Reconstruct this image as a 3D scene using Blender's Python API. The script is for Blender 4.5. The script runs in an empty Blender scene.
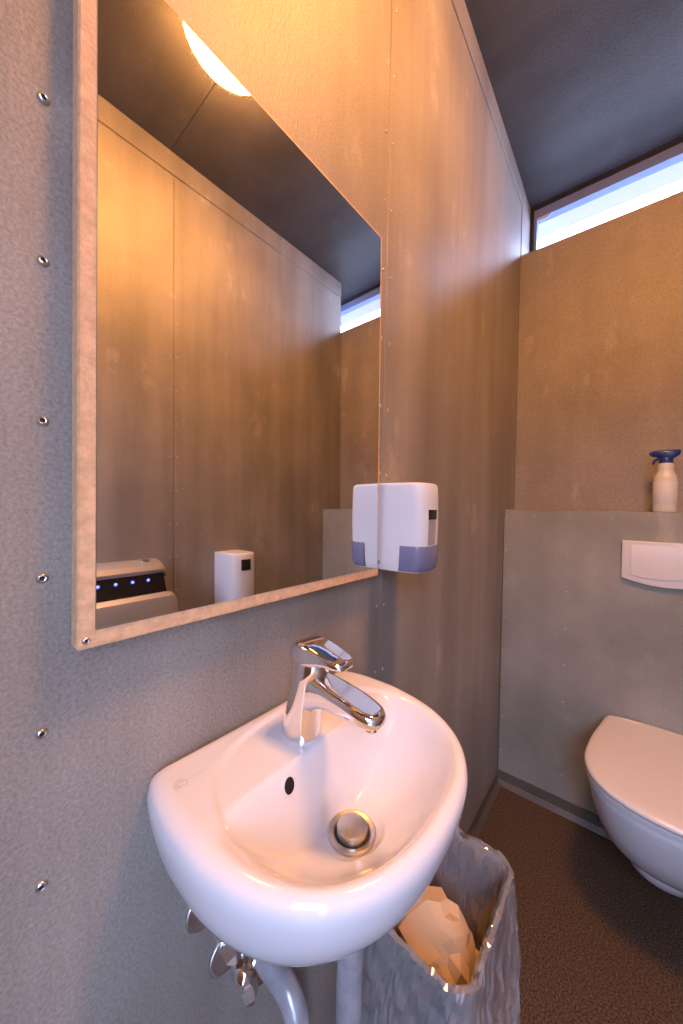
import bpy, bmesh, math, random
from mathutils import Vector, Matrix, noise

# ------------------------------------------------------------------ camera
scn = bpy.context.scene
col = scn.collection
cam_d = bpy.data.cameras.new('camera'); cam = bpy.data.objects.new('camera', cam_d); col.objects.link(cam)
R_ = ((0.77226, 0.63507, 0.01746), (-0.02416, 0.00189, 0.99971), (-0.63485, 0.77245, -0.01680))
rt, up, fw = (Vector(r).normalized() for r in R_)
m = Matrix(((rt.x, up.x, -fw.x, 0.3976), (rt.y, up.y, -fw.y, 0.0), (rt.z, up.z, -fw.z, 1.15), (0, 0, 0, 1)))
cam.matrix_world = m
cam_d.sensor_fit = 'VERTICAL'; cam_d.sensor_height = 36.0; cam_d.lens = 36.0 * 347.3 / 1024.0
cam_d.clip_start = 0.01; cam_d.clip_end = 100
scn.camera = cam

# ------------------------------------------------------------------ light
w = bpy.data.worlds.new('sky'); scn.world = w; w.use_nodes = True
bg = w.node_tree.nodes['Background']
SKY = (0.56, 0.66, 1.0); SKY_STRENGTH = 16.5
bg.inputs['Color'].default_value = (*SKY, 1); bg.inputs['Strength'].default_value = SKY_STRENGTH
LAMP_COLOR = (1.0, 0.385, 0.085); LAMP_STRENGTH = 130.0
vs = scn.view_settings
vs.view_transform = 'Standard'; vs.look = 'None'; vs.gamma = 1.0; vs.use_curve_mapping = False
vs.exposure = 0.18

# room constants (metres): x from the sink wall, y towards the toilet, z up
W, YB, YBOX, ZC, ZL, ZB, YF = 1.11, 1.722, 1.5534, 2.604, 1.148, 2.290, -0.40
YWIN = 1.88
WX = W + .32   # the strip window and its sill run on behind the opposite wall
DX0, DX1, DZ = 0.54, 1.09, 2.00   # doorway in the wall behind the camera
def portal(name, loc, rot, sx, sy):
    l = bpy.data.lights.new(name, 'AREA'); l.shape = 'RECTANGLE'; l.size = sx; l.size_y = sy
    l.cycles.is_portal = True
    o = bpy.data.objects.new(name, l); col.objects.link(o); o.location = loc; o.rotation_euler = rot
    return o
portal('door_daylight', ((DX0 + DX1) / 2, YF - .07, DZ / 2), (math.radians(90), 0, 0), DX1 - DX0, DZ)
portal('window_daylight', (WX / 2, YWIN + 0.03, 2.44), (math.radians(-90), 0, 0), WX - .06, 0.30)

# ------------------------------------------------------------------ helpers
def tag(o, label=None, cat=None, group=None, kind=None):
    if label: o['label'] = label
    if cat: o['category'] = cat
    if group: o['group'] = group
    if kind: o['kind'] = kind
    return o

def obj(name, bm, mat, parent=None, smooth=False, recalc=True):
    if recalc: bmesh.ops.recalc_face_normals(bm, faces=bm.faces)
    me = bpy.data.meshes.new(name); bm.to_mesh(me); bm.free()
    if smooth:
        for p in me.polygons: p.use_smooth = True
    if mat: me.materials.append(mat)
    o = bpy.data.objects.new(name, me); col.objects.link(o)
    if parent: o.parent = parent
    return o

def empty(name, loc=(0, 0, 0), parent=None):
    o = bpy.data.objects.new(name, None); col.objects.link(o); o.location = loc; o.empty_display_size = 0.05
    if parent: o.parent = parent
    return o

def smooth_by_angle(o, deg=35):
    me = o.data
    for p in me.polygons: p.use_smooth = True
    me.set_sharp_from_angle(angle=math.radians(deg))
    return o

def box(bm, x0, x1, y0, y1, z0, z1):
    r = bmesh.ops.create_cube(bm, size=1.0)
    for v in r['verts']:
        v.co = Vector((x0 + (v.co.x + .5) * (x1 - x0), y0 + (v.co.y + .5) * (y1 - y0), z0 + (v.co.z + .5) * (z1 - z0)))
    return r['verts']

def box_obj(name, b, mat, parent=None, bevel=0.0, seg=2):
    bm = bmesh.new(); box(bm, *b)
    if bevel: bmesh.ops.bevel(bm, geom=bm.edges[:], offset=bevel, segments=seg, affect='EDGES', profile=0.5)
    o = obj(name, bm, mat, parent)
    if bevel: smooth_by_angle(o, 40)
    return o

def loft(bm, rings, cap0=True, cap1=True, closed=True):
    vs_ = [[bm.verts.new(p) for p in r] for r in rings]
    n = len(vs_[0])
    for a, b in zip(vs_[:-1], vs_[1:]):
        for i in range(n if closed else n - 1):
            j = (i + 1) % n
            try: bm.faces.new((a[i], a[j], b[j], b[i]))
            except ValueError: pass
    if cap0: bm.faces.new(vs_[0][::-1])
    if cap1: bm.faces.new(vs_[-1])
    return vs_

def tube(bm, pts, rad, n=16, cap=True):
    pts = [Vector(p) for p in pts]
    if not isinstance(rad, (list, tuple)): rad = [rad] * len(pts)
    rings = []; prev = None
    for i, p in enumerate(pts):
        t = (pts[min(i + 1, len(pts) - 1)] - pts[max(i - 1, 0)]).normalized()
        if prev is None:
            a = Vector((0, 0, 1)) if abs(t.z) < .9 else Vector((1, 0, 0))
            u = t.cross(a).normalized()
        else:
            u = (prev - t * prev.dot(t)).normalized()
        prev = u; v = t.cross(u)
        rings.append([p + (u * math.cos(2 * math.pi * k / n) + v * math.sin(2 * math.pi * k / n)) * rad[i] for k in range(n)])
    loft(bm, rings, cap, cap)

def lathe(bm, prof, n=32, origin=(0, 0, 0), axis='z', cap0=True, cap1=True):
    o = Vector(origin); rings = []
    for r, h in prof:
        ring = []
        for k in range(n):
            a = 2 * math.pi * k / n; c, s = r * math.cos(a), r * math.sin(a)
            ring.append(o + (Vector((c, s, h)) if axis == 'z' else Vector((h, c, s)) if axis == 'x' else Vector((c, h, s))))
        rings.append(ring)
    loft(bm, rings, cap0, cap1)

def bezier(pts, n=12):
    """Catmull-Rom through the points"""
    P = [Vector(p) for p in pts]; P = [P[0] * 2 - P[1]] + P + [P[-1] * 2 - P[-2]]
    out = []
    for i in range(1, len(P) - 2):
        for k in range(n):
            t = k / n; a, b, c, d = P[i - 1:i + 3]
            out.append(.5 * ((2 * b) + (c - a) * t + (2 * a - 5 * b + 4 * c - d) * t * t + (3 * b - a - 3 * c + d) * t ** 3))
    out.append(P[-2]); return out

def rrect(cx, cy, hx, hy, r, n=6):
    """rounded rectangle in two dimensions"""
    out = []
    for qx, qy, a0 in ((1, 1, 0), (-1, 1, 90), (-1, -1, 180), (1, -1, 270)):
        for k in range(n + 1):
            a = math.radians(a0 + 90 * k / n)
            out.append((cx + qx * (hx - r) + r * math.cos(a), cy + qy * (hy - r) + r * math.sin(a)))
    return out

def sstep(a, b, x):
    t = min(1, max(0, (x - a) / (b - a))); return t * t * (3 - 2 * t)

# ------------------------------------------------------------------ materials
def nodemat(name):
    mt = bpy.data.materials.new(name); mt.use_nodes = True
    nt = mt.node_tree; b = nt.nodes['Principled BSDF']
    return mt, nt, b

def plain(name, c, rough=.5, metal=0, spec=.5, coat=0, bump=0, bscale=200, var=0, vscale=8):
    mt, nt, b = nodemat(name)
    b.inputs['Base Color'].default_value = (*c, 1); b.inputs['Roughness'].default_value = rough
    b.inputs['Metallic'].default_value = metal; b.inputs['Specular IOR Level'].default_value = spec
    b.inputs['Coat Weight'].default_value = coat
    tc = nt.nodes.new('ShaderNodeTexCoord')
    if bump:
        n = nt.nodes.new('ShaderNodeTexNoise'); n.inputs['Scale'].default_value = bscale; n.inputs['Detail'].default_value = 4
        nt.links.new(tc.outputs['Object'], n.inputs['Vector'])
        bp = nt.nodes.new('ShaderNodeBump'); bp.inputs['Strength'].default_value = bump; bp.inputs['Distance'].default_value = .002
        nt.links.new(n.outputs['Fac'], bp.inputs['Height']); nt.links.new(bp.outputs['Normal'], b.inputs['Normal'])
    if var:
        n = nt.nodes.new('ShaderNodeTexNoise'); n.inputs['Scale'].default_value = vscale; n.inputs['Detail'].default_value = 6
        nt.links.new(tc.outputs['Object'], n.inputs['Vector'])
        mp = nt.nodes.new('ShaderNodeMapRange'); mp.inputs['From Min'].default_value = .3; mp.inputs['From Max'].default_value = .7
        mp.inputs['To Min'].default_value = 1 - var; mp.inputs['To Max'].default_value = 1 + var
        nt.links.new(n.outputs['Fac'], mp.inputs['Value'])
        mx = nt.nodes.new('ShaderNodeVectorMath'); mx.operation = 'SCALE'; mx.inputs[0].default_value = c
        nt.links.new(mp.outputs['Result'], mx.inputs['Scale']); nt.links.new(mx.outputs['Vector'], b.inputs['Base Color'])
    return mt

def cement(name, c, rough=.46, stretch=(9, 9, .7), streak=.19, fine=.26, cloud=.18, spots=.6, bump=.5):
    """fibre cement board: clouds, soft vertical streaks, fine felt grain, pale scuffs"""
    mt, nt, b = nodemat(name); N = nt.nodes; L = nt.links
    tc = N.new('ShaderNodeTexCoord')
    def noise_(scale, detail, sc=None, rough_=.55):
        n = N.new('ShaderNodeTexNoise'); n.inputs['Scale'].default_value = scale; n.inputs['Detail'].default_value = detail
        n.inputs['Roughness'].default_value = rough_
        if sc:
            mp = N.new('ShaderNodeMapping'); mp.inputs['Scale'].default_value = sc
            L.new(tc.outputs['Object'], mp.inputs['Vector']); L.new(mp.outputs['Vector'], n.inputs['Vector'])
        else: L.new(tc.outputs['Object'], n.inputs['Vector'])
        return n
    def rng(src, lo, hi, a=.3, z=.7):
        mp = N.new('ShaderNodeMapRange'); L.new(src, mp.inputs['Value'])
        for k, v in (('From Min', a), ('From Max', z), ('To Min', lo), ('To Max', hi)): mp.inputs[k].default_value = v
        return mp.outputs['Result']
    def mul(a, b_):
        q = N.new('ShaderNodeMath'); q.operation = 'MULTIPLY'; L.new(a, q.inputs[0]); L.new(b_, q.inputs[1]); return q.outputs[0]
    cl = noise_(2.6, 5); st = noise_(1.0, 4, stretch); fi = noise_(300, 3, None, .7); sp = noise_(7, 8, (1, 1, .55), .62)
    f = mul(mul(rng(cl.outputs['Fac'], 1 - cloud, 1 + cloud), rng(st.outputs['Fac'], 1 - streak, 1 + streak)), rng(fi.outputs['Fac'], 1 - fine, 1 + fine))
    f = mul(f, rng(sp.outputs['Fac'], 1.0, 1 + spots, .60, .78))
    v = N.new('ShaderNodeVectorMath'); v.operation = 'SCALE'; v.inputs[0].default_value = c
    L.new(f, v.inputs['Scale']); L.new(v.outputs['Vector'], b.inputs['Base Color'])
    L.new(rng(cl.outputs['Fac'], rough - .07, rough + .1), b.inputs['Roughness'])
    b.inputs['Specular IOR Level'].default_value = .4
    bp = N.new('ShaderNodeBump'); bp.inputs['Strength'].default_value = bump; bp.inputs['Distance'].default_value = .0012
    ad = N.new('ShaderNodeMath'); ad.operation = 'ADD'
    f2 = noise_(150, 4, (1, 1, .6), .6)
    L.new(fi.outputs['Fac'], ad.inputs[0]); L.new(f2.outputs['Fac'], ad.inputs[1])
    L.new(ad.outputs[0], bp.inputs['Height']); L.new(bp.outputs['Normal'], b.inputs['Normal'])
    return mt

M_WALL = cement('fibre_cement_wall', (.262, .248, .228))
M_WALLB = cement('fibre_cement_back', (.275, .258, .246), streak=.10, cloud=.2)
M_BOX = cement('fibre_cement_ledge', (.29, .31, .295), streak=.07, cloud=.26, spots=.35)
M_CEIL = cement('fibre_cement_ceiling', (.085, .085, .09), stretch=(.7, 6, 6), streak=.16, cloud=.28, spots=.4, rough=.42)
M_BACK = plain('dark_gap', (.03, .028, .026), .9)
M_STEEL = plain('steel_screw', (.62, .61, .60), .32, 1)
M_RECESS = plain('screw_recess', (.02, .02, .02), .7)
M_CHROME = plain('chrome', (.86, .86, .88), .06, 1)
M_BRUSH = plain('brushed_steel', (.62, .60, .57), .30, 1, var=.12, vscale=60)
M_CERAMIC = plain('glazed_ceramic', (.70, .735, .80), .09, 0, .5, .3)
M_WHITE = plain('white_plastic', (.70, .745, .82), .28)
M_SEAT = plain('seat_plastic', (.72, .72, .74), .22)
M_SLATE = plain('slate_blue_plastic', (.16, .18, .32), .25)
M_GREY = plain('grey_plastic', (.34, .34, .34), .4)
M_BLACK = plain('black_plastic', (.012, .012, .014), .25)
M_MARK = plain('printed_grey_mark', (.42, .43, .46), .3)
M_PIPE = plain('grey_drain_pipe', (.40, .42, .47), .25, .25, var=.2, vscale=50)
M_BOARD = plain('raw_board', (.64, .43, .26), .75, bump=.9, bscale=260, var=.16, vscale=120)
M_PAPER = plain('paper_towel', (.66, .50, .32), .85, bump=.3, bscale=300)
M_BLUE = plain('blue_plastic', (.012, .04, .26), .3)
M_LABEL = plain('bottle_label', (.68, .73, .82), .5)
M_WFRAME = plain('window_sash_paint', (.20, .27, .50), .4)
M_DFRAME = plain('window_frame_dark', (.02, .02, .025), .5)
M_EAVE = plain('eave_paint', (.56, .54, .58), .7)
M_GROUND = plain('grey_gravel', (.13, .127, .123), .9, bump=.5, bscale=40, var=.2, vscale=20)
M_BIN = plain('grey_bin_plastic', (.085, .095, .12), .42)
M_COVE = cement('floor_upstand', (.105, .098, .09), streak=.1, rough=.35)

def floor_mat():
    mt, nt, b = nodemat('speckled_vinyl'); N = nt.nodes; L = nt.links
    tc = N.new('ShaderNodeTexCoord'); n = N.new('ShaderNodeTexNoise'); n.inputs['Scale'].default_value = 230; n.inputs['Detail'].default_value = 2
    L.new(tc.outputs['Object'], n.inputs['Vector'])
    r = N.new('ShaderNodeValToRGB'); L.new(n.outputs['Fac'], r.inputs['Fac'])
    r.color_ramp.elements[0].position = .38; r.color_ramp.elements[0].color = (.024, .015, .010, 1)
    r.color_ramp.elements[1].position = .68; r.color_ramp.elements[1].color = (.17, .105, .065, 1)
    L.new(r.outputs['Color'], b.inputs['Base Color']); b.inputs['Roughness'].default_value = .55
    bp = N.new('ShaderNodeBump'); bp.inputs['Strength'].default_value = .25; bp.inputs['Distance'].default_value = .001
    L.new(n.outputs['Fac'], bp.inputs['Height']); L.new(bp.outputs['Normal'], b.inputs['Normal'])
    return mt
M_FLOOR = floor_mat()

def emit_mat(name, c, s):
    mt, nt, b = nodemat(name)
    b.inputs['Base Color'].default_value = (.8, .8, .8, 1); b.inputs['Roughness'].default_value = .3
    b.inputs['Emission Color'].default_value = (*c, 1); b.inputs['Emission Strength'].default_value = s
    return mt
M_LAMP = emit_mat('lit_opal_glass', LAMP_COLOR, LAMP_STRENGTH)
M_LED = emit_mat('blue_led', (.02, .08, 1.0), 4.5)

def mirror_mat():
    mt, nt, b = nodemat('silvered_glass')
    b.inputs['Base Color'].default_value = (.86, .86, .85, 1); b.inputs['Metallic'].default_value = 1; b.inputs['Roughness'].default_value = .015
    return mt
M_MIRROR = mirror_mat()

def glass_mat():
    mt, nt, b = nodemat('window_glass'); N = nt.nodes; L = nt.links
    t = N.new('ShaderNodeBsdfTransparent'); g = N.new('ShaderNodeBsdfGlossy'); g.inputs['Roughness'].default_value = .02
    t.inputs['Color'].default_value = (.95, .96, .97, 1)
    x = N.new('ShaderNodeMixShader'); x.inputs['Fac'].default_value = .06
    L.new(t.outputs[0], x.inputs[1]); L.new(g.outputs[0], x.inputs[2]); L.new(x.outputs[0], N['Material Output'].inputs['Surface'])
    return mt
M_GLASS = glass_mat()

def film_mat():
    mt, nt, b = nodemat('thin_plastic_film'); N = nt.nodes; L = nt.links
    t = N.new('ShaderNodeBsdfTransparent'); t.inputs['Color'].default_value = (.93, .94, .96, 1)
    g = N.new('ShaderNodeBsdfGlossy'); g.inputs['Roughness'].default_value = .08
    df = N.new('ShaderNodeBsdfDiffuse'); df.inputs['Color'].default_value = (.8, .82, .86, 1)
    lw = N.new('ShaderNodeLayerWeight'); lw.inputs['Blend'].default_value = .35
    tc = N.new('ShaderNodeTexCoord'); n = N.new('ShaderNodeTexNoise'); n.noise_type = 'RIDGED_MULTIFRACTAL'; n.inputs['Scale'].default_value = 16; n.inputs['Detail'].default_value = 4
    n.inputs['Distortion'].default_value = .8
    mp = N.new('ShaderNodeMapping'); mp.inputs['Scale'].default_value = (1, 1, .35)
    L.new(tc.outputs['Object'], mp.inputs['Vector']); L.new(mp.outputs['Vector'], n.inputs['Vector'])
    bp = N.new('ShaderNodeBump'); bp.inputs['Strength'].default_value = .9; bp.inputs['Distance'].default_value = .010
    L.new(n.outputs['Fac'], bp.inputs['Height'])
    for q in (g, df, lw): L.new(bp.outputs['Normal'], q.inputs['Normal'])
    x1 = N.new('ShaderNodeMixShader'); x1.inputs['Fac'].default_value = .26
    L.new(t.outputs[0], x1.inputs[1]); L.new(df.outputs[0], x1.inputs[2])
    mr = N.new('ShaderNodeMapRange'); mr.inputs['To Min'].default_value = .10; mr.inputs['To Max'].default_value = .75
    L.new(lw.outputs['Facing'], mr.inputs['Value'])
    x2 = N.new('ShaderNodeMixShader'); L.new(mr.outputs['Result'], x2.inputs['Fac'])
    L.new(x1.outputs[0], x2.inputs[1]); L.new(g.outputs[0], x2.inputs[2]); L.new(x2.outputs[0], N['Material Output'].inputs['Surface'])
    return mt
M_FILM = film_mat()

def bottle_mat():
    mt, nt, b = nodemat('milky_bottle')
    b.inputs['Base Color'].default_value = (.66, .70, .76, 1); b.inputs['Roughness'].default_value = .25
    b.inputs['Subsurface Weight'].default_value = .3; b.inputs['Subsurface Radius'].default_value = (.02, .02, .02)
    return mt
M_BOTTLE = bottle_mat()

# ------------------------------------------------------------------ the room
def struct(o, label): return tag(o, label, None, None, 'structure')
T = .010   # board thickness
G = .0007  # half joint

ground = struct(box_obj('ground', (-7, 8, -8, 9, -.25, -.16), M_GROUND), 'unseen grey gravel ground added outside to shape the daylight')  # out of view, added for how it bounces daylight
floor = struct(box_obj('floor', (-.05, W + .05, YF - .1, YB + .03, -.10, 0), M_FLOOR), 'brown speckled vinyl floor')

# screws: dome head with a dark socket, shared meshes
def screw_meshes(r):
    bm = bmesh.new(); lathe(bm, [(r, 0), (r, r * .18), (r * .86, r * .42), (r * .60, r * .56)], 14, axis='x', cap1=False)
    lathe(bm, [(r * .60, r * .56), (r * .45, r * .50), (r * .43, r * .22)], 14, axis='x', cap0=False)
    a = obj('screw', bm, M_STEEL); smooth_by_angle(a, 40)
    bm = bmesh.new(); lathe(bm, [(r * .43, r * .22), (r * .10, r * .20)], 10, axis='x')
    b = obj('socket', bm, M_RECESS)
    ma, mb = a.data, b.data
    bpy.data.objects.remove(a); bpy.data.objects.remove(b)
    return ma, mb
SCREW = screw_meshes(.0052); SCREW_S = screw_meshes(.0042)
rnd = random.Random(4)
def screw(parent, loc, rot=(0, 0, 0), meshes=SCREW, socket=True):
    """a screw head as a child of a board, its socket in the same piece where small"""
    o = bpy.data.objects.new('screw', meshes[0]); col.objects.link(o); o.parent = parent; o.location = loc
    o.rotation_euler = rot
    if socket and parent.parent is None:
        s = bpy.data.objects.new('socket', meshes[1]); col.objects.link(s); s.parent = o
    return o

def screw_joined(r):
    bm = bmesh.new(); lathe(bm, [(r, 0), (r, r * .18), (r * .86, r * .42), (r * .60, r * .56), (r * .45, r * .50), (r * .43, r * .22), (r * .1, r * .2)], 14, axis='x')
    bmesh.ops.recalc_face_normals(bm, faces=bm.faces)
    me = bpy.data.meshes.new('screw'); bm.to_mesh(me); bm.free()
    me.materials.append(M_STEEL); me.materials.append(M_RECESS)
    for p in me.polygons:
        p.use_smooth = True
        c = p.center
        if math.hypot(c.y, c.z) < r * .46: p.material_index = 1
    me.set_sharp_from_angle(angle=math.radians(40))
    return me
SJ, SJ_S = screw_joined(.0044), screw_joined(.0032)
def put_screw(parent, loc, rotz=0, me=None, jitter=.18):
    o = bpy.data.objects.new('screw', me or SJ); col.objects.link(o); o.parent = parent; o.location = loc
    o.rotation_euler = (0, rnd.uniform(-jitter, jitter) * .5, rotz + rnd.uniform(-jitter, jitter))
    return o
ROWS = [1.4969 + .1384 * k for k in range(-10, 8)]
ZT = 2.514

# sink wall
wl = struct(box_obj('wall_left', (-.13, -T - .002, YF - .1, YWIN + .06, -.05, ZC + .10), M_BACK), 'fibre cement wall carrying the mirror and washbasin')
J = .618
pa = box_obj('panel', (-T, 0, YF, J - G, .0, ZT - G), M_WALL, wl, .0012, 1)
pb = box_obj('panel', (-T, 0, J + G, YB - .003, .0, ZT - G), M_WALL, wl, .0012, 1)
pc = box_obj('panel', (-T, .003, YF, YB - .003, ZT + G, ZC), M_WALL, wl, .0012, 1)
box_obj('panel', (-T, .002, YB + .002, YWIN, ZB - .012, ZC), M_WALLB, wl, .0012, 1)
for z in ROWS:
    if 1.0 < z < 1.68:
        pass
    put_screw(pa, (0, .0688, z))
    if not (1.0 < z < 1.21): put_screw(pa, (0, J - .0135, z), me=SJ_S)
    if not (1.0 < z < 1.21): put_screw(pb, (0, J + .0145, z - .003), me=SJ_S)
for y in (1.62,):
    for z in ROWS[::2]: put_screw(pb, (0, y, z), me=SJ_S) if z < 1.1 and False else None

# opposite wall (seen in the mirror)
wr = struct(box_obj('wall_right', (W + T + .002, W + .13, YF - .1, YB - .003, -.05, ZC + .10), M_BACK), 'fibre cement wall opposite the mirror')
JR = .655
for (y0, y1) in ((YF, JR - G), (JR + G, YB - .003)):
    p = box_obj('panel', (W, W + T, y0, y1, 0, ZT - G), M_WALL, wr, .0012, 1)
    yy = JR - .0135 if y1 < 1 else JR + .0145
    for z in ROWS: put_screw(p, (W, yy, z), math.pi, SJ_S)
box_obj('panel', (W - .003, W + T, YF, YB - .003, ZT + G, ZC), M_WALL, wr, .0012, 1)
box_obj('panel', (WX, WX + T, YB - .003, YWIN, ZB - .012, ZC), M_WALLB, wr, .0012, 1)

# back wall: upper board under the window, cistern housing with its ledge
wb = struct(box_obj('wall_back', (-.05, WX + .05, YB + T, YB + .14, -.05, ZB - .012), M_BACK), 'back wall below the strip window')
bm = bmesh.new()
# one board with the small nick in its top edge
nick = (.470, .486)
pts = [(0, ZL - .02), (WX, ZL - .02), (WX, ZB), (nick[1], ZB), (nick[1] - .004, ZB - .009), (nick[0] + .003, ZB - .010), (nick[0], ZB), (0, ZB)]
fr = [bm.verts.new((x, YB, z)) for x, z in pts]; bk = [bm.verts.new((x, YB + T, z)) for x, z in pts]
bm.faces.new(fr); bm.faces.new(bk[::-1])
for i in range(len(pts)):
    j = (i + 1) % len(pts); bm.faces.new((fr[i], bk[i], bk[j], fr[j]))
obj('panel', bm, M_WALLB, wb)
box_obj('sill_board', (0, WX, YB + .0005, YWIN - .03, ZB - .011, ZB - .001), M_WALLB, wb)

lg = struct(box_obj('wall_ledge', (0.001, W - .001, YBOX + T, YB - .001, 0, ZL - T), M_BACK), 'boxed cistern housing with a ledge behind the toilet')
pf = box_obj('panel', (.002, W - .002, YBOX, YBOX + T, 0.002, ZL - .0005), M_BOX, lg, .0012, 1)
box_obj('ledge_board', (.002, W - .002, YBOX + T + .0005, YB - .0005, ZL - T, ZL), M_BOX, lg, .0012, 1)
for x in (.013, .228, .757, W - .016):
    for k in range(8): put_screw(pf, (x, YBOX, 1.122 - .1405 * k), -math.pi / 2, SJ_S)
for x in (.115, .355, .483, .62): put_screw(pf, (x, YBOX, 1.122), -math.pi / 2, SJ_S)

# floor up-stands
def upstand(name, pts_, label):
    bm = bmesh.new(); loft(bm, pts_, True, True); return struct(obj(name, bm, M_COVE), label)
H = .052
upstand('baseboard_back', [[(x, YBOX, H), (x, YBOX - .006, H), (x, YBOX - .009, .018), (x, YBOX - .022, .0), (x, YBOX, 0)] for x in (0.002, W - .002)], 'grey brown floor upstand along the ledge wall')
upstand('baseboard_left', [[(0, y, H), (.006, y, H), (.009, y, .018), (.022, y, .0), (0, y, 0)] for y in (YF, YBOX - .023)], 'grey brown floor upstand along the sink wall')
upstand('baseboard_right', [[(W, y, H), (W - .006, y, H), (W - .009, y, .018), (W - .022, y, .0), (W, y, 0)] for y in (YF, YBOX - .023)], 'grey brown floor upstand along the opposite wall')

# ceiling
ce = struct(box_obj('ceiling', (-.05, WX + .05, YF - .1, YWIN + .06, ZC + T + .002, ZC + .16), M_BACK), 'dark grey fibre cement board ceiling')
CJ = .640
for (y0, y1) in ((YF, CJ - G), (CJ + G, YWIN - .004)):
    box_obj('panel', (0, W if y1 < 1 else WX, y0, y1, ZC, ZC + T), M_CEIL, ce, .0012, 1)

# strip window
win = empty('window_1', (0, YWIN, ZB)); struct(win, 'high strip window with pale sash under the ceiling')
def fr_ring(bm, x0, x1, z0, z1, tl, tr, tb, tt, y0, y1):
    box(bm, x0, x0 + tl, y0, y1, z0, z1); box(bm, x1 - tr, x1, y0, y1, z0, z1)
    box(bm, x0 + tl, x1 - tr, y0, y1, z0, z0 + tb); box(bm, x0 + tl, x1 - tr, y0, y1, z1 - tt, z1)
def child_at(name, bm, mat, parent):
    for v in bm.verts: v.co -= parent.location
    return obj(name, bm, mat, parent)
bm = bmesh.new(); fr_ring(bm, 0, WX, 2.27, ZC, .018, .018, .02, .016, YWIN, YWIN + .06); child_at('window_frame', bm, M_DFRAME, win)
bm = bmesh.new(); fr_ring(bm, .018, WX - .018, 2.29, ZC - .016, .012, .012, .02, .042, YWIN + .008, YWIN + .05); child_at('sash', bm, M_WFRAME, win)
bm = bmesh.new(); box(bm, .030, WX - .03, YWIN + .026, YWIN + .032, 2.31, ZC - .058); child_at('pane', bm, M_GLASS, win)
bm = bmesh.new(); box(bm, .030, .085, YWIN + .004, YWIN + .008, ZC - .073, ZC - .060); child_at('hinge', bm, M_WHITE, win)

eave = struct(box_obj('eave_soffit', (-.6, W + .6, YWIN + .062, 2.16, 2.632, 2.70), M_EAVE), 'white painted eave seen through the strip window')

# wall behind the camera with the open doorway, unseen slab added outside it to block low daylight
bm = bmesh.new()
for (xa, xb, za) in ((-.05, DX0, -.05), (DX1, W + .05, -.05), (DX0, DX1, DZ)): box(bm, xa, xb, YF - .1, YF - .002, za, ZC + .1)
struct(obj('wall_front', bm, M_WALL), 'wall with the open doorway behind the camera')
d1 = empty('door_1', (DX0, YF, 0)); struct(d1, 'open doorway with a wooden frame')
bm = bmesh.new()
for (xa, xb, za, zb) in ((DX0, DX0 + .02, 0, DZ), (DX1 - .02, DX1, 0, DZ), (DX0 + .02, DX1 - .02, DZ - .02, DZ)): box(bm, xa, xb, YF - .099, YF - .003, za, zb)
child_at('door_frame', bm, M_BOARD, d1)
struct(box_obj('daylight_blocker', (-3.0, W + 3.0, YF - 3.1, YF - 3.0, -.16, 2.42), plain('dark_blocker', (.10, .095, .09), .8, bump=.4, bscale=30)), 'dark unseen slab added outside the doorway to block low daylight')

# ------------------------------------------------------------------ ceiling lamp
LX, LY, LR = .555, .585, .146
lamp = empty('ceiling_lamp', (LX, LY, ZC)); tag(lamp, 'round lit opal ceiling lamp seen at the top of the mirror', 'lamp')
bm = bmesh.new(); lathe(bm, [(LR * .96, 0), (LR * .97, -.040), (LR * .94, -.052), (LR * .85, -.052)], 48); smooth_by_angle(obj('base', bm, M_WHITE, lamp))
bm = bmesh.new(); lathe(bm, [(LR * .965, -.053), (LR, -.062), (LR * .99, -.072), (LR * .93, -.086), (LR * .80, -.099), (LR * .6, -.109), (LR * .35, -.115), (LR * .12, -.117)], 48)
obj('diffuser', bm, M_LAMP, lamp, True)

# ------------------------------------------------------------------ mirror
MY0, MY1, MZ0, MZ1 = .0885, .5650, 1.0169, 1.6661
mir = empty('wall_mirror', (0, MY0, MZ0)); tag(mir, 'large rectangular mirror on a raw tan board above the washbasin', 'mirror')
bm = bmesh.new(); box(bm, .0005, .020, MY0, MY1, MZ0, MZ1)
bmesh.ops.bevel(bm, geom=bm.edges[:], offset=.0014, segments=2, affect='EDGES')
smooth_by_angle(child_at('backing_board', bm, M_BOARD, mir), 40)
GY0, GY1, GZ0, GZ1 = .1020, .5590, 1.0325, 1.6610
bm = bmesh.new(); box(bm, .0175, .0212, GY0, GY1, GZ0, GZ1)
bmesh.ops.bevel(bm, geom=bm.edges[:], offset=.0005, segments=1, affect='EDGES')
child_at('mirror_glass', bm, M_MIRROR, mir)['label'] = 'silvered mirror glass'
for y, z in ((.0950, 1.0250), (.0950, 1.6585)):
    o = bpy.data.objects.new('screw', SJ_S); col.objects.link(o); o.parent = mir; o.location = Vector((.020, y, z)) - mir.location
# it hangs a touch out of true: lower edge and right side stand off the wall
mir.rotation_euler = Vector((1, 0, 0)).rotation_difference(Vector((1, -.006, .008)).normalized()).to_euler()
mir.location.x = .0052

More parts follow.
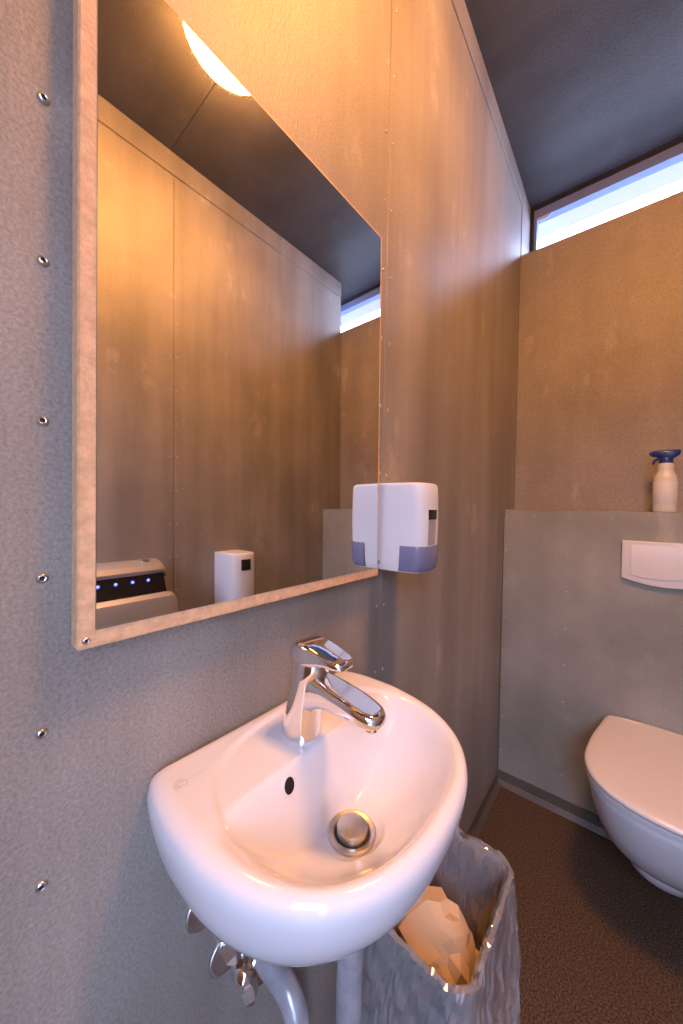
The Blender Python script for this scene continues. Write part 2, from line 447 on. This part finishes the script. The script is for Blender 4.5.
# ------------------------------------------------------------------ washbasin
SY = .3227
BXM, BXF, BWM, BWB, BEX = .0933, .2749, .1813, .159, 2.33
hp = []
for k in range(24):
    x = BXM * (k / 24) ** 1.6; hp.append((x, BWB + (BWM - BWB) * math.sqrt(max(0, 1 - (1 - x / BXM) ** 2))))
for k in range(61):
    t = math.sin(math.pi / 2 * k / 60); hp.append((BXM + (BXF - BXM) * t, BWM * max(0, 1 - t ** BEX) ** (1 / BEX)))
poly = [(x, SY + dy) for x, dy in hp] + [(x, SY - dy) for x, dy in hp[::-1][1:]]   # from back right to back left
CX, CY = .157, SY
def ray_poly(a):
    dx, dy = math.cos(a), math.sin(a); best = 0
    n = len(poly)
    for i in range(n):
        (x1, y1), (x2, y2) = poly[i], poly[(i + 1) % n]
        ex, ey = x2 - x1, y2 - y1; den = dx * ey - dy * ex
        if abs(den) < 1e-12: continue
        t = ((x1 - CX) * ey - (y1 - CY) * ex) / den; s = ((x1 - CX) * dy - (y1 - CY) * dx) / den
        if t > 0 and -1e-6 <= s <= 1 + 1e-6: best = max(best, t)
    return best
NA = 176
ANG = [2 * math.pi * k / NA for k in range(NA)]
RAD = [ray_poly(a) for a in ANG]
RIM = .8585
def basin_z(x, y):
    s = (abs((x - .141) / .118) ** 2.4 + abs((y - SY) / .149) ** 2.4) ** (1 / 2.4)
    u = 1 - s ** 2.4 if s < 3 else -20
    q = (u + math.sqrt(u * u + .15 ** 2)) / 2
    q2 = max(0, min(1, (u + .02) * 7)); q2 = q2 * q2 * (3 - 2 * q2)
    mk = sstep(.106, .136, x)
    mk = max(0.0, min(1.0, .25 * mk + .75 * max(0, min(1, (x - .107) / .025))))
    z = RIM - (mk * .094 * q + (1 - mk) * .0035 * q2)
    wd = 1 - sstep(.027, .040, math.hypot(x - CX, y - CY))
    return z * (1 - wd) + .7655 * wd
def outline(k, z, cxk):
    return [(cxk + k * (CX + r * math.cos(a) - cxk), SY + k * (r * math.sin(a)), z) for a, r in zip(ANG, RAD)]
bm = bmesh.new()
rings = []
for k, z in ((.14, .7405), (.30, .7410), (.45, .7422), (.58, .7448), (.69, .7490), (.77, .7548), (.835, .7622), (.885, .7715), (.925, .7825), (.955, .7950), (.976, .8085), (.990, .8210), (.9975, .8320)):
    rings.append(outline(k, z, .155 * (1 - k) * .9))
NR = 78
for i in range(NR + 1):
    t = 1 - i / NR
    t = .0 + t
    ring = []
    for a, r in zip(ANG, RAD):
        rr = r * t if t > 0 else 0
        rr = max(rr, .012)
        x, y = CX + rr * math.cos(a), CY + rr * math.sin(a)
        d = r - rr; e = max(0, 1 - d / .022)
        z = basin_z(x, y) - .0165 * (1 - math.sqrt(max(0, 1 - e * e)))
        ring.append((x, y, z))
    if t * .2 > -1: rings.append(ring)
    if r * t <= .012: break
loft(bm, rings, True, True)
basin = empty('washbasin', (0, SY, .69)); tag(basin, 'white glazed ceramic corner-rounded washbasin mounted under the mirror', 'washbasin')
basin['label'] = 'small white D-shaped ceramic washbasin on the wall below the mirror'
for v in bm.verts: v.co -= basin.location
obj('bowl', bm, M_CERAMIC, basin, True)
# drain: flange, plug
DZ0 = basin_z(CX, CY)
bm = bmesh.new(); lathe(bm, [(.0285, .000), (.0285, .0022), (.0265, .0036), (.0220, .0022), (.0200, -.001)], 40, (CX, CY, DZ0 + .0010), cap0=False, cap1=False)
fl = smooth_by_angle(child_at('drain_flange', bm, M_BRUSH, basin))
bm = bmesh.new(); lathe(bm, [(.0204, -.004), (.0202, -.0036)], 32, (CX, CY, DZ0 + .0046)); child_at('drain_gap', bm, M_RECESS, basin)
bm = bmesh.new(); lathe(bm, [(.0178, -.003), (.0182, .0065), (.0170, .0085), (.009, .0098), (.001, .0100)], 32, (CX, CY, DZ0 + .0016))
smooth_by_angle(child_at('drain_plug', bm, M_BRUSH, basin))
# overflow
def surf_normal(x, y):
    e = .001
    return Vector((-(basin_z(x + e, y) - basin_z(x - e, y)) / (2 * e), -(basin_z(x, y + e) - basin_z(x, y - e)) / (2 * e), 1)).normalized()
OX, OY = .1135, .262
on = surf_normal(OX, OY)
ov = empty('overflow_pivot'); bpy.data.objects.remove(ov)
qd = Vector((0, 0, 1)).rotation_difference(on)
def oriented(bm, name, mat):
    for v in bm.verts: v.co = qd @ v.co + Vector((OX, OY, basin_z(OX, OY)))
    return child_at(name, bm, mat, basin)
bm = bmesh.new(); lathe(bm, [(.0098, -.0015), (.0096, .0010), (.0080, .0014), (.0072, .0008), (.0068, -.004)], 28, cap0=False, cap1=False)
for v in bm.verts: v.co.x *= 1.15
smooth_by_angle(oriented(bm, 'overflow_ring', M_CERAMIC))
bm = bmesh.new(); lathe(bm, [(.0072, .0006), (.0010, .0006)], 24)
for v in bm.verts: v.co.x *= 1.15
oriented(bm, 'overflow_hole', M_RECESS)
# printed maker's mark on the left rim
bm = bmesh.new()
mc = Vector((.047, .172, RIM + .0004))
def flat_stroke(pts_, wd):
    for p, q in zip(pts_[:-1], pts_[1:]):
        p, q = Vector(p), Vector(q); t = (q - p).normalized(); s = Vector((-t.y, t.x, 0)) * wd / 2
        bm.faces.new([bm.verts.new(c) for c in (p - s, q - s, q + s, p + s)])
for rr, a0, a1 in ((.0062, 20, 330), (.0036, 120, 400)):
    flat_stroke([mc + Vector((rr * math.cos(math.radians(a)), rr * math.sin(math.radians(a)), 0)) for a in range(a0, a1, 15)], .0008)
for k in range(7):
    y = .1815 + .0030 * k; flat_stroke([(.044, y, mc.z), (.0475, y + .0008, mc.z)], .0006)
child_at('maker_mark', bm, M_MARK, basin)['label'] = 'faint grey printed mark on the rim'

# ------------------------------------------------------------------ faucet
FX, FY, FZ = .074, .319, basin_z(.074, SY)
fa = empty('faucet', (FX, FY, FZ)); tag(fa, 'chrome single lever mixer tap standing on the washbasin', 'faucet')
def sect_x(x, zc, h, wd, r, n=6, dip=0):
    out = []
    for (y, z) in rrect(0, 0, wd / 2, h / 2, r, n):
        if z > 0 and dip: z -= dip * (1 - (2 * y / wd) ** 2)
        out.append((x, FY + y, zc + z))
    return out
bm = bmesh.new()
prof = [(.0260, 0, 0), (.0260, .004, 0), (.0248, .007, .0003), (.0236, .03, .005), (.0228, .055, .010), (.0224, .075, .0145), (.0220, .095, .0175), (.0212, .104, .0185)]
loft(bm, [[(FX + dx + r * math.cos(2 * math.pi * k / 40) * 1.05, FY + r * math.sin(2 * math.pi * k / 40), FZ + h) for k in range(40)] for r, h, dx in prof])
smooth_by_angle(child_at('body', bm, M_CHROME, fa), 50)
bm = bmesh.new()
st = [(.080, .914, .070, .036, .016), (.094, .9165, .062, .0385, .017), (.106, .9190, .050, .039, .016), (.118, .9215, .040, .0395, .0145), (.135, .9225, .032, .040, .012),
      (.155, .9215, .0265, .0405, .0105), (.172, .9195, .023, .0405, .0095), (.184, .918, .0205, .038, .009), (.193, .917, .018, .032, .0085), (.199, .9165, .014, .021, .0065), (.2015, .9165, .008, .010, .0038)]
loft(bm, [sect_x(x - .003, zc, h, wd, r, 6, .004 * sstep(.10, .125, x) * (1 - sstep(.185, .199, x))) for x, zc, h, wd, r in st])
smooth_by_angle(child_at('spout', bm, M_CHROME, fa), 60)
bm = bmesh.new(); lathe(bm, [(.0095, 0), (.0095, -.006), (.0075, -.006), (.0072, -.002)], 20, (.183, FY, .9095)); child_at('aerator', bm, M_CHROME, fa)
bm = bmesh.new()
st = [(.0700, .9590, .020, .034, .008), (.0725, .9620, .027, .0415, .009), (.080, .9645, .0285, .0445, .008), (.095, .9645, .0270, .0450, .007), (.107, .9650, .0225, .0440, .006),
      (.118, .9655, .0160, .042, .005), (.130, .9650, .0115, .039, .0042), (.141, .9635, .0095, .035, .0038), (.148, .9625, .0075, .028, .0032), (.151, .962, .004, .016, .0019)]
loft(bm, [sect_x(x, zc, h, wd, r) for x, zc, h, wd, r in st])
ha = smooth_by_angle(child_at('lever_handle', bm, M_CHROME, fa), 60)
bm = bmesh.new(); lathe(bm, [(.0028, 0), (.0028, .0006), (.001, .0008)], 14, (.1018, FY - .0215, .9665), axis='y'); 
bm.free()

# ------------------------------------------------------------------ pipes under the basin
trap = empty('drain_trap', (CX, SY, .40)); tag(trap, 'grey drain trap running from the basin down and back into the wall', 'drain pipe')
bm = bmesh.new(); tube(bm, [(CX, SY, .7395), (CX, SY, .43)], .0155, 24); smooth_by_angle(child_at('tail_pipe', bm, M_PIPE, trap))
bm = bmesh.new(); tube(bm, [(CX, SY, .47), (CX, SY, .43)], .020, 10); smooth_by_angle(child_at('union_nut', bm, M_PIPE, trap), 30)
path = [(CX, SY, .44)]
cxu = (CX + .072) / 2; ru = (CX - .072) / 2
for k in range(0, 13): a = math.pi * k / 12; path.append((cxu + ru * math.cos(a), SY, .40 - ru * math.sin(a)))
path += [(.072, SY, .425)]
for k in range(0, 9): a = math.pi / 2 * k / 8; path.append((.040 + .032 * math.cos(a), SY, .445 + .036 * math.sin(a)))
path += [(.02, SY, .482), (-.002, SY, .482)]
bm = bmesh.new(); tube(bm, path, .0165, 24); smooth_by_angle(child_at('bend', bm, M_PIPE, trap))
bm = bmesh.new(); lathe(bm, [(.030, 0), (.030, .003), (.028, .005), (.017, .006)], 32, (.0005, SY, .482), axis='x'); smooth_by_angle(child_at('wall_plate', bm, M_CHROME, trap))

def valve(loc, label, zt, knob):
    y, z = loc
    t = empty('angle_valve', (0, y, z)); tag(t, label, 'valve', 'angle valves under the washbasin')
    bm = bmesh.new(); lathe(bm, [(.027, 0), (.027, .003), (.0255, .0042), (.0235, .0030), (.012, .0040)], 32, (.0005, y, z), axis='x'); smooth_by_angle(child_at('wall_plate', bm, M_STEEL, t))
    bm = bmesh.new(); tube(bm, [(.008, y, z), (.022, y, z), (.028, y, z), (.040, y, z), (.046, y, z)], [.0095, .0095, .0125, .0125, .009], 16); smooth_by_angle(child_at('body', bm, M_CHROME, t))
    bm = bmesh.new(); tube(bm, [(.034, y, z + .006), (.034, y, z + .024)], .0085, 6); child_at('nut', bm, M_CHROME, t)
    bm = bmesh.new(); tube(bm, bezier([(.034, y, z + .018), (.036, y + .004, z + .05), (.052, y + .02, (z + zt) / 2 + .03), (.062, y + .03, zt)], 8), .0048, 12); smooth_by_angle(child_at('supply_hose', bm, M_STEEL, t))
    k = Vector(knob); a = Vector((.044, y, z)); dr = (k - a)
    bm = bmesh.new(); tube(bm, [a, a + dr * .25, a + dr * .35, a + dr * .8, a + dr * 1.0], [.005, .006, .0115, .0095, .002], 4)
    child_at('knob', bm, M_BRUSH, t)
    return t
valve((.259, .560), 'chrome angle valve nearest the drain pipe under the washbasin', .730, (.060, .258, .540))
valve((.228, .648), 'angle valve half hidden behind the underside of the washbasin', .735, (.070, .226, .632))

# ------------------------------------------------------------------ dispensers
def dispenser(root, plan_w, depth, hgt, body_mat, tray=True, taper=.012):
    """body standing out from a wall along +x, width along +y, base at z=0"""
    def plan(s, dx=0.0):
        pts_ = [(0, 0), (depth * .42, 0), (depth * .72, .0015), (depth * .88, plan_w * .06), (depth * .97, plan_w * .17), (depth, plan_w * .36), (depth * .985, plan_w * .6),
                (depth * .93, plan_w * .8), (depth * .80, plan_w * .94), (depth * .55, plan_w), (0, plan_w)]
        sm = bezier([(a, b, 0) for a, b in pts_[1:-1]], 5)
        q = [(0, 0)] + [(p.x, p.y) for p in sm] + [(0, plan_w)]
        return [(x * s, plan_w / 2 + (y - plan_w / 2) * (1 - (1 - s) * .5)) for x, y in q]
    def ring(z, s): return [(x, y, z) for x, y in plan(s)]
    zs = [(0, .90), (.004, .945), (.012, .965), (hgt * .3, .99), (hgt * .55, 1.0), (hgt * .85, .99), (hgt - .006, .980), (hgt - .002, .965), (hgt, .93)]
    bm = bmesh.new(); loft(bm, [ring(z, s) for z, s in zs]); smooth_by_angle(obj('housing', bm, body_mat, root), 40)
    return plan
def band(bm, plan, zs, i0, i1, off):
    """proud shell over a stretch of the plan"""
    rings_o, rings_i = [], []
    for z, s, o_ in zs:
        P = plan(s)[i0:i1]; N_ = []
        for i, p in enumerate(P):
            a, b = P[max(i - 1, 0)], P[min(i + 1, len(P) - 1)]
            t = Vector((b[0] - a[0], b[1] - a[1], 0)).normalized(); N_.append(Vector((t.y, -t.x, 0)))
        rings_o.append([Vector((p[0], p[1], z)) + n * o_ for p, n in zip(P, N_)] + [Vector((p[0], p[1], z)) - n * .003 for p, n in list(zip(P, N_))[::-1]])
    loft(bm, rings_o)

d1_ = empty('soap_dispenser', (0, .572, 1.028)); tag(d1_, 'white wall soap dispenser with slate blue corner tray beside the mirror', 'dispenser')
plan = dispenser(d1_, .102, .117, .168, M_WHITE)
NP = len(plan(1))
bm = bmesh.new()
i0 = 4
band(bm, plan, [(.002, .93, .0015), (.006, .955, .0025), (.014, .968, .0028), (.047, .99, .0028), (.050, .99, .0015)], i0, NP - 8, .002)
smooth_by_angle(obj('tray', bm, M_SLATE, d1_), 40).__setitem__('label', 'slate blue tray wrapping the lower front corner')
bm = bmesh.new(); band(bm, plan, [(.052, .991, .0006), (.100, 1.0, .0006)], 18, 25, .001); obj('sight_strip', bm, M_GREY, d1_)
bm = bmesh.new(); band(bm, plan, [(.100, 1.0, .0008), (.118, 1.0, .0008)], 18, 26, .001); obj('sight_window', bm, M_BLACK, d1_)
bm = bmesh.new(); lathe(bm, [(.0042, 0), (.0042, .0012), (.003, .0022), (.0015, .0018)], 18, (.0235, -.0002, .014), axis='y')
for v in bm.verts: v.co.y = -(v.co.y)
smooth_by_angle(obj('lock', bm, M_GREY, d1_))

d2_ = empty('soap_dispenser', (W, .962, .70)); d2_.rotation_euler = (0, 0, math.pi)
tag(d2_, 'taller white dispenser on the opposite wall, reflected low in the mirror', 'dispenser')
plan2 = dispenser(d2_, .122, .160, .250, M_WHITE)
bm = bmesh.new(); band(bm, plan2, [(.176, .9957, .0015), (.2125, .991, .0015), (.224, .988, .0015)], 20, 29, .001); obj('sight_window', bm, M_BLACK, d2_)

# ------------------------------------------------------------------ hand dryer (opposite wall, in the mirror)
hd = empty('hand_dryer', (W, .40, .30)); tag(hd, 'silver hands-in dryer with blue lights reflected in the mirror corner', 'hand dryer')
Y0, Y1 = .235, .585
def dry_loft(name, prof, y0, y1, mat, r=.02):
    """profile in x,z extruded along y with softened ends"""
    bm = bmesh.new(); cx_ = sum(p[0] for p in prof) / len(prof); cz_ = sum(p[1] for p in prof) / len(prof)
    rings_ = []
    for t, s in ((0, .86), (.15, .94), (.5, .985), (1, 1)): rings_.append((y0 + r * t, s))
    rings_ += [(y1 - r * t, s) for t, s in ((1, 1), (.5, .985), (.15, .94), (0, .86))]
    loft(bm, [[(cx_ + (x - cx_) * s, y, cz_ + (z - cz_) * s) for x, z in prof] for y, s in rings_])
    return smooth_by_angle(child_at(name, bm, mat, hd), 35)
M_SILVER = plain('silver_grey_plastic', (.50, .49, .47), .38, .55)
M_SLOT = plain('matt_black_slot', (.006, .006, .007), .6, 0, .15)
dry_loft('rear_hood', [(W, .30), (W, .945), (W - .03, .952), (W - .065, .948), (W - .095, .935), (W - .105, .918), (W - .100, .905), (W - .085, .900), (W - .085, .30)], Y0, Y1, M_SILVER)
dry_loft('air_slot', [(W - .084, .50), (W - .084, .906), (W - .098, .905), (W - .128, .835), (W - .150, .80), (W - .150, .50)], Y0 + .012, Y1 - .008, M_SLOT, .01)
dry_loft('front_lip', [(W - .149, .30), (W - .149, .833), (W - .160, .845), (W - .180, .848), (W - .198, .836), (W - .206, .80), (W - .206, .45), (W - .19, .30)], Y0 - .004, Y1 - .002, M_SILVER, .03)
for y in (.285, .325, .362, .414, .466, .518):
    bm = bmesh.new(); lathe(bm, [(.0052, 0), (.0045, -.0022), (.001, -.003)], 14, (W - .1075, y, .884), axis='x'); child_at('status_light', bm, M_LED, hd)
bm = bmesh.new(); lathe(bm, [(.016, 0), (.016, .003), (.012, .0045)], 24, (W - .058, .525, .947)); b_ = smooth_by_angle(child_at('button', bm, M_STEEL, hd))
bm = bmesh.new(); lathe(bm, [(.011, .0044), (.011, .0058), (.002, .0062)], 20, (W - .058, .525, .947)); child_at('button_cap', bm, M_BLACK, hd)

# ------------------------------------------------------------------ toilet
TX = .500
toilet = empty('toilet', (TX, YBOX, .10)); tag(toilet, 'white wall-hung toilet with its pale lid closed', 'toilet')
th = [(1.548, .118), (1.540, .138), (1.52, .146), (1.46, .157), (1.38, .172), (1.30, .181), (1.24, .1815), (1.18, .166), (1.135, .132), (1.107, .085), (1.095, .04), (1.092, 0)]
tb = [(p.x, p.y) for p in bezier([(a, b, 0) for a, b in th], 8)]
tpoly = [(TX + dx, y) for y, dx in tb] + [(TX - dx, y) for y, dx in tb[::-1][1:]]
def tring(z, k, ky=None, off=0.0):
    ky = ky if ky is not None else k
    return [(TX + (x - TX) * k, 1.548 + (y - 1.548) * ky - off, z) for x, y in tpoly]
bm = bmesh.new()
loft(bm, [tring(.4135, .975), tring(.414, .992), tring(.418, 1.0), tring(.424, 1.0), tring(.4285, .992), tring(.431, .97), tring(.433, .90), tring(.4355, .70), tring(.437, .4), tring(.4375, .1)])
smooth_by_angle(child_at('lid', bm, M_SEAT, toilet), 50)
bm = bmesh.new(); loft(bm, [tring(.396, .965), tring(.398, .985), tring(.408, .988), tring(.4125, .975)]); smooth_by_angle(child_at('seat', bm, M_SEAT, toilet), 50)
bm = bmesh.new()
def bring(z, k, ky):
    return [(TX + (x - TX) * k, 1.552 + (y - 1.548) * ky, z) for x, y in tpoly]
loft(bm, [bring(.170, .58, .66), bring(.176, .62, .69), bring(.196, .69, .745), bring(.23, .78, .815), bring(.28, .86, .885), bring(.33, .92, .935), bring(.37, .955, .965), bring(.388, .965, .972), bring(.395, .95, .96)])
smooth_by_angle(child_at('bowl', bm, M_CERAMIC, toilet), 50)
bm = bmesh.new(); loft(bm, [bring(.098, .34, .45), bring(.101, .40, .52), bring(.112, .44, .565), bring(.135, .465, .585), bring(.175, .475, .590)])
smooth_by_angle(child_at('outlet_housing', bm, M_CERAMIC, toilet), 50)
for s in (-1, 1):
    bm = bmesh.new(); tube(bm, [(TX + s * .055, 1.5375, .4325), (TX + s * .095, 1.5375, .4325)], .0065, 14); smooth_by_angle(child_at('hinge', bm, M_SEAT, toilet))

# flush plate
FX0, FX1 = .387, .613
fp = empty('flush_plate', (.5, YBOX, .97)); tag(fp, 'white plastic flush plate with curved lower edge above the toilet', 'flush plate')
def plate_pts(x0, x1, zt, zs, sag, n=16):
    out = [(x0, zt), (x1, zt)]
    for k in range(n + 1):
        t = k / n; x = x1 + (x0 - x1) * t; out.append((x, zs - sag * (1 - (2 * t - 1) ** 2)))
    return out
def plate(name, pts_, y0, y1, inset, mat, parent):
    bm = bmesh.new(); cx_ = sum(p[0] for p in pts_) / len(pts_); cz_ = sum(p[1] for p in pts_) / len(pts_)
    def rg(y, k): return [(cx_ + (x - cx_) * (1 - k / abs(.11)), y, cz_ + (z - cz_) * (1 - k / abs(.07))) for x, z in pts_]
    loft(bm, [rg(y0, 0), rg(y1 + inset, 0), rg(y1 + inset * .3, inset * .35), rg(y1, inset)])
    return smooth_by_angle(child_at(name, bm, mat, parent), 30)
plate('frame', plate_pts(FX0, FX1, 1.049, .922, .020), YBOX - .0005, YBOX - .013, .003, M_WHITE, fp)
for (a, b) in ((FX0 + .024, .545), (.549, FX1 - .024)):
    plate('flush_button', plate_pts(a, b, 1.036, .936, .010), YBOX - .010, YBOX - .0155, .002, M_WHITE, fp)

# ------------------------------------------------------------------ spray bottle
SBX, SBY = .497, 1.632
sb = empty('spray_bottle', (SBX, SBY, ZL)); tag(sb, 'white spray bottle with blue trigger head standing on the ledge', 'bottle')
bm = bmesh.new(); lathe(bm, [(.027, 0), (.0305, .003), (.0318, .012), (.0318, .112), (.0305, .121), (.0255, .131), (.0220, .139), (.0212, .148), (.0215, .160), (.0195, .168), (.0150, .171)], 36); smooth_by_angle(obj('bottle', bm, M_BOTTLE, sb), 40)
bm = bmesh.new(); lathe(bm, [(.0319, .026), (.0322, .0265), (.0322, .1055), (.0319, .106)], 36, cap0=False, cap1=False); smooth_by_angle(obj('label_wrap', bm, M_LABEL, sb), 40)
bm = bmesh.new(); lathe(bm, [(.0185, .166), (.0190, .168), (.0190, .182), (.0150, .188)], 24); smooth_by_angle(obj('collar', bm, M_BLUE, sb))
bm = bmesh.new()
def sx(x, zc, h, wd): return [(x, y, zc + z) for y, z in rrect(0, 0, wd / 2, h / 2, min(h, wd) * .35, 4)]
loft(bm, [sx(.036, .206, .010, .014), sx(.032, .204, .020, .022), (sx(.014, .198, .034, .028)), sx(-.008, .198, .033, .028), sx(-.022, .202, .024, .024), sx(-.036, .203, .020, .020), sx(-.0385, .203, .014, .014)])
smooth_by_angle(obj('trigger_head', bm, M_BLUE, sb), 50)
bm = bmesh.new(); tube(bm, bezier([(-.016, 0, .196), (-.022, 0, .186), (-.030, 0, .178), (-.034, 0, .166)], 5), .0042, 10); smooth_by_angle(obj('trigger', bm, M_BLUE, sb))
bm = bmesh.new(); lathe(bm, [(.0058, -.037), (.0058, -.0445), (.002, -.0448)], 14, (0, 0, .2045), axis='x'); smooth_by_angle(obj('nozzle', bm, M_BLUE, sb))

# ------------------------------------------------------------------ waste bin, liner and paper
BX, BY, BHX, BHY, BZ = .135, .620, .106, .126, .445
bin_ = tag(empty('waste_bin', (BX, BY, 0)), 'grey rectangular waste bin on the floor below the washbasin', 'bin')
def bring_(z, k, r=.03, n=8): return [(x, y, z) for x, y in rrect(0, 0, BHX * k, BHY * k, r, n)]
bm = bmesh.new(); loft(bm, [bring_(.0, .80), bring_(.005, .815), bring_(BZ, 1.0), bring_(BZ, .975), bring_(.012, .795)], True, True)
smooth_by_angle(obj('shell', bm, M_BIN, bin_), 40)
bm = bmesh.new(); loft(bm, [bring_(BZ - .008, 1.001), bring_(BZ - .008, 1.016), bring_(BZ - .002, 1.018), bring_(BZ + .001, 1.012), bring_(BZ + .001, .972), bring_(BZ - .004, .970)], False, False)
smooth_by_angle(obj('rim', bm, M_BIN, bin_), 40)

# liner: one film going from the inside over the rim and hanging down outside in folds
bm = bmesh.new(); NB = 150; base = []
rr_ = rrect(0, 0, BHX, BHY, .03, 12)
per = [0]
for i in range(len(rr_)):
    a, b = rr_[i], rr_[(i + 1) % len(rr_)]; per.append(per[-1] + math.hypot(b[0] - a[0], b[1] - a[1]))
def at_per(s):
    s = s % per[-1]
    for i in range(len(rr_)):
        if per[i + 1] >= s:
            a, b = rr_[i], rr_[(i + 1) % len(rr_)]; t = (s - per[i]) / max(1e-9, per[i + 1] - per[i])
            return Vector((a[0] + (b[0] - a[0]) * t, a[1] + (b[1] - a[1]) * t, 0))
rows = [(-.22, -.010, .9), (-.18, -.009, 1), (-.14, -.008, 1), (-.10, -.007, 1), (-.07, -.006, 1), (-.04, -.005, 1), (-.02, -.004, .8), (-.006, -.003, .5), (.003, -.001, .5), (.005, .001, .5), (.003, .003, .6), (-.008, .004, .8),
        (-.022, .005, 1.0), (-.04, .007, 1.2), (-.06, .009, 1.5), (-.08, .011, 1.8), (-.10, .013, 2.0), (-.125, .016, 2.2), (-.15, .019, 2.4), (-.18, .022, 2.5), (-.21, .024, 2.6), (-.24, .025, 2.7), (-.27, .025, 2.7)]
vv = []
for ri, (dz, off, amp) in enumerate(rows):
    row = []
    for k in range(NB):
        s = per[-1] * k / NB; p = at_per(s)
        nrm_ = Vector((p.x / BHX, p.y / BHY, 0)); nrm_ = Vector((abs(nrm_.x) ** 6 * (1 if nrm_.x > 0 else -1), abs(nrm_.y) ** 6 * (1 if nrm_.y > 0 else -1), 0)).normalized()
        kz = 1.012 + (dz if dz < 0 else 0) / BZ * .185
        outside = ri > 9
        ph = 0 if not outside else 7
        f1 = 1 - abs(noise.noise(Vector((s * 20 + dz * 16, dz * 4 + ph, 3.1)))) * 2.2
        f2 = 1 - abs(noise.noise(Vector((s * 46 - dz * 30, dz * 9 + ph, 9.7)))) * 2.2
        f = ((.006 * f1 + .004 * f2) if outside else .003 * f1 + .0015 * f2)
        o_ = off + (max(-.004, f) * amp * .55 if outside else -max(0, f) * amp)
        ragged = noise.noise(Vector((s * 12, 0, 5))) * .03 if ri >= len(rows) - 3 else ((noise.noise(Vector((s * 31, 1, 2))) * .008 + noise.noise(Vector((s * 97, 4, 2))) * .003) if 7 < ri < 12 else 0)
        inn = kz - .050 if not outside else kz
        if ri in (8, 9): inn = kz - .020
        q = Vector((p.x * inn, p.y * inn, BZ + dz + ragged)) + nrm_ * o_
        jt = .0014 if ri > 11 else .0011
        q += Vector((rnd.uniform(-jt, jt), rnd.uniform(-jt, jt), rnd.uniform(-jt, jt)))
        if q.x < -BX + .006: q.x = -BX + .006
        row.append(bm.verts.new(q))
    vv.append(row)
for a, b in zip(vv[:-1], vv[1:]):
    for k in range(NB): bm.faces.new((a[k], a[(k + 1) % NB], b[(k + 1) % NB], b[k]))
bmesh.ops.triangulate(bm, faces=bm.faces[:], quad_method='ALTERNATE')
liner = obj('bin_liner', bm, M_FILM, None, False); liner.location = (BX, BY, 0)
tag(liner, 'clear crinkled plastic bag lining the waste bin and folded over its rim', 'bag')

def crumple(seed, c, size, squash, label):
    bm = bmesh.new(); bmesh.ops.create_icosphere(bm, subdivisions=3, radius=1)
    off = Vector((seed * 3.7, seed * 1.3, seed * 2.1)); rr = random.Random(seed)
    planes = [(Vector((rr.gauss(0, 1), rr.gauss(0, 1), rr.gauss(0, 1))).normalized(), rr.uniform(.62, .95)) for _ in range(20)]
    for v in bm.verts:
        n = v.co.normalized()
        rad = min([1.15] + [h / max(1e-3, n.dot(q)) for q, h in planes if n.dot(q) > .3])
        rad += .16 * noise.noise(n * 2.1 + off) + rr.uniform(-.035, .035) - .10 * max(0, 1 - abs(noise.noise(n * 1.3 - off)) * 9)
        v.co = Vector((n.x * size[0], n.y * size[1], n.z * size[2])) * rad * 1.12
    o = obj('paper_towel', bm, M_PAPER, None, False); o.location = c
    for p in o.data.polygons: p.use_smooth = True
    o.data.set_sharp_from_angle(angle=math.radians(18))
    return tag(o, label, 'paper towel', 'crumpled paper in the waste bin')
crumple(1, (.156, .612, .342), (.064, .074, .058), 1, 'largest crumpled paper towel on top in the waste bin')
crumple(2, (.102, .655, .262), (.045, .055, .042), 1, 'crumpled paper towel in the bin shaded under the washbasin')
crumple(5, (.176, .672, .258), (.042, .042, .040), 1, 'small crumpled paper towel sunk at the far side of the bin')

# ------------------------------------------------------------------ pieces of parts go one level deeper
def under(thing, child, part):
    kids = list(thing.children)
    p = next(k for k in kids if k.name.split('.')[0] == part)
    for k in kids:
        if k.name.split('.')[0] == child and k is not p: k.parent = p
for th_, ch_, pt_ in ((sb, 'trigger', 'trigger_head'), (sb, 'nozzle', 'trigger_head'), (sb, 'label_wrap', 'bottle'), (hd, 'button_cap', 'button'), (hd, 'status_light', 'air_slot'),
                      (basin, 'drain_gap', 'drain_flange'), (basin, 'overflow_hole', 'overflow_ring'), (win, 'pane', 'sash'), (win, 'hinge', 'sash'), (toilet, 'hinge', 'lid'), (fa, 'aerator', 'spout')):
    under(th_, ch_, pt_)
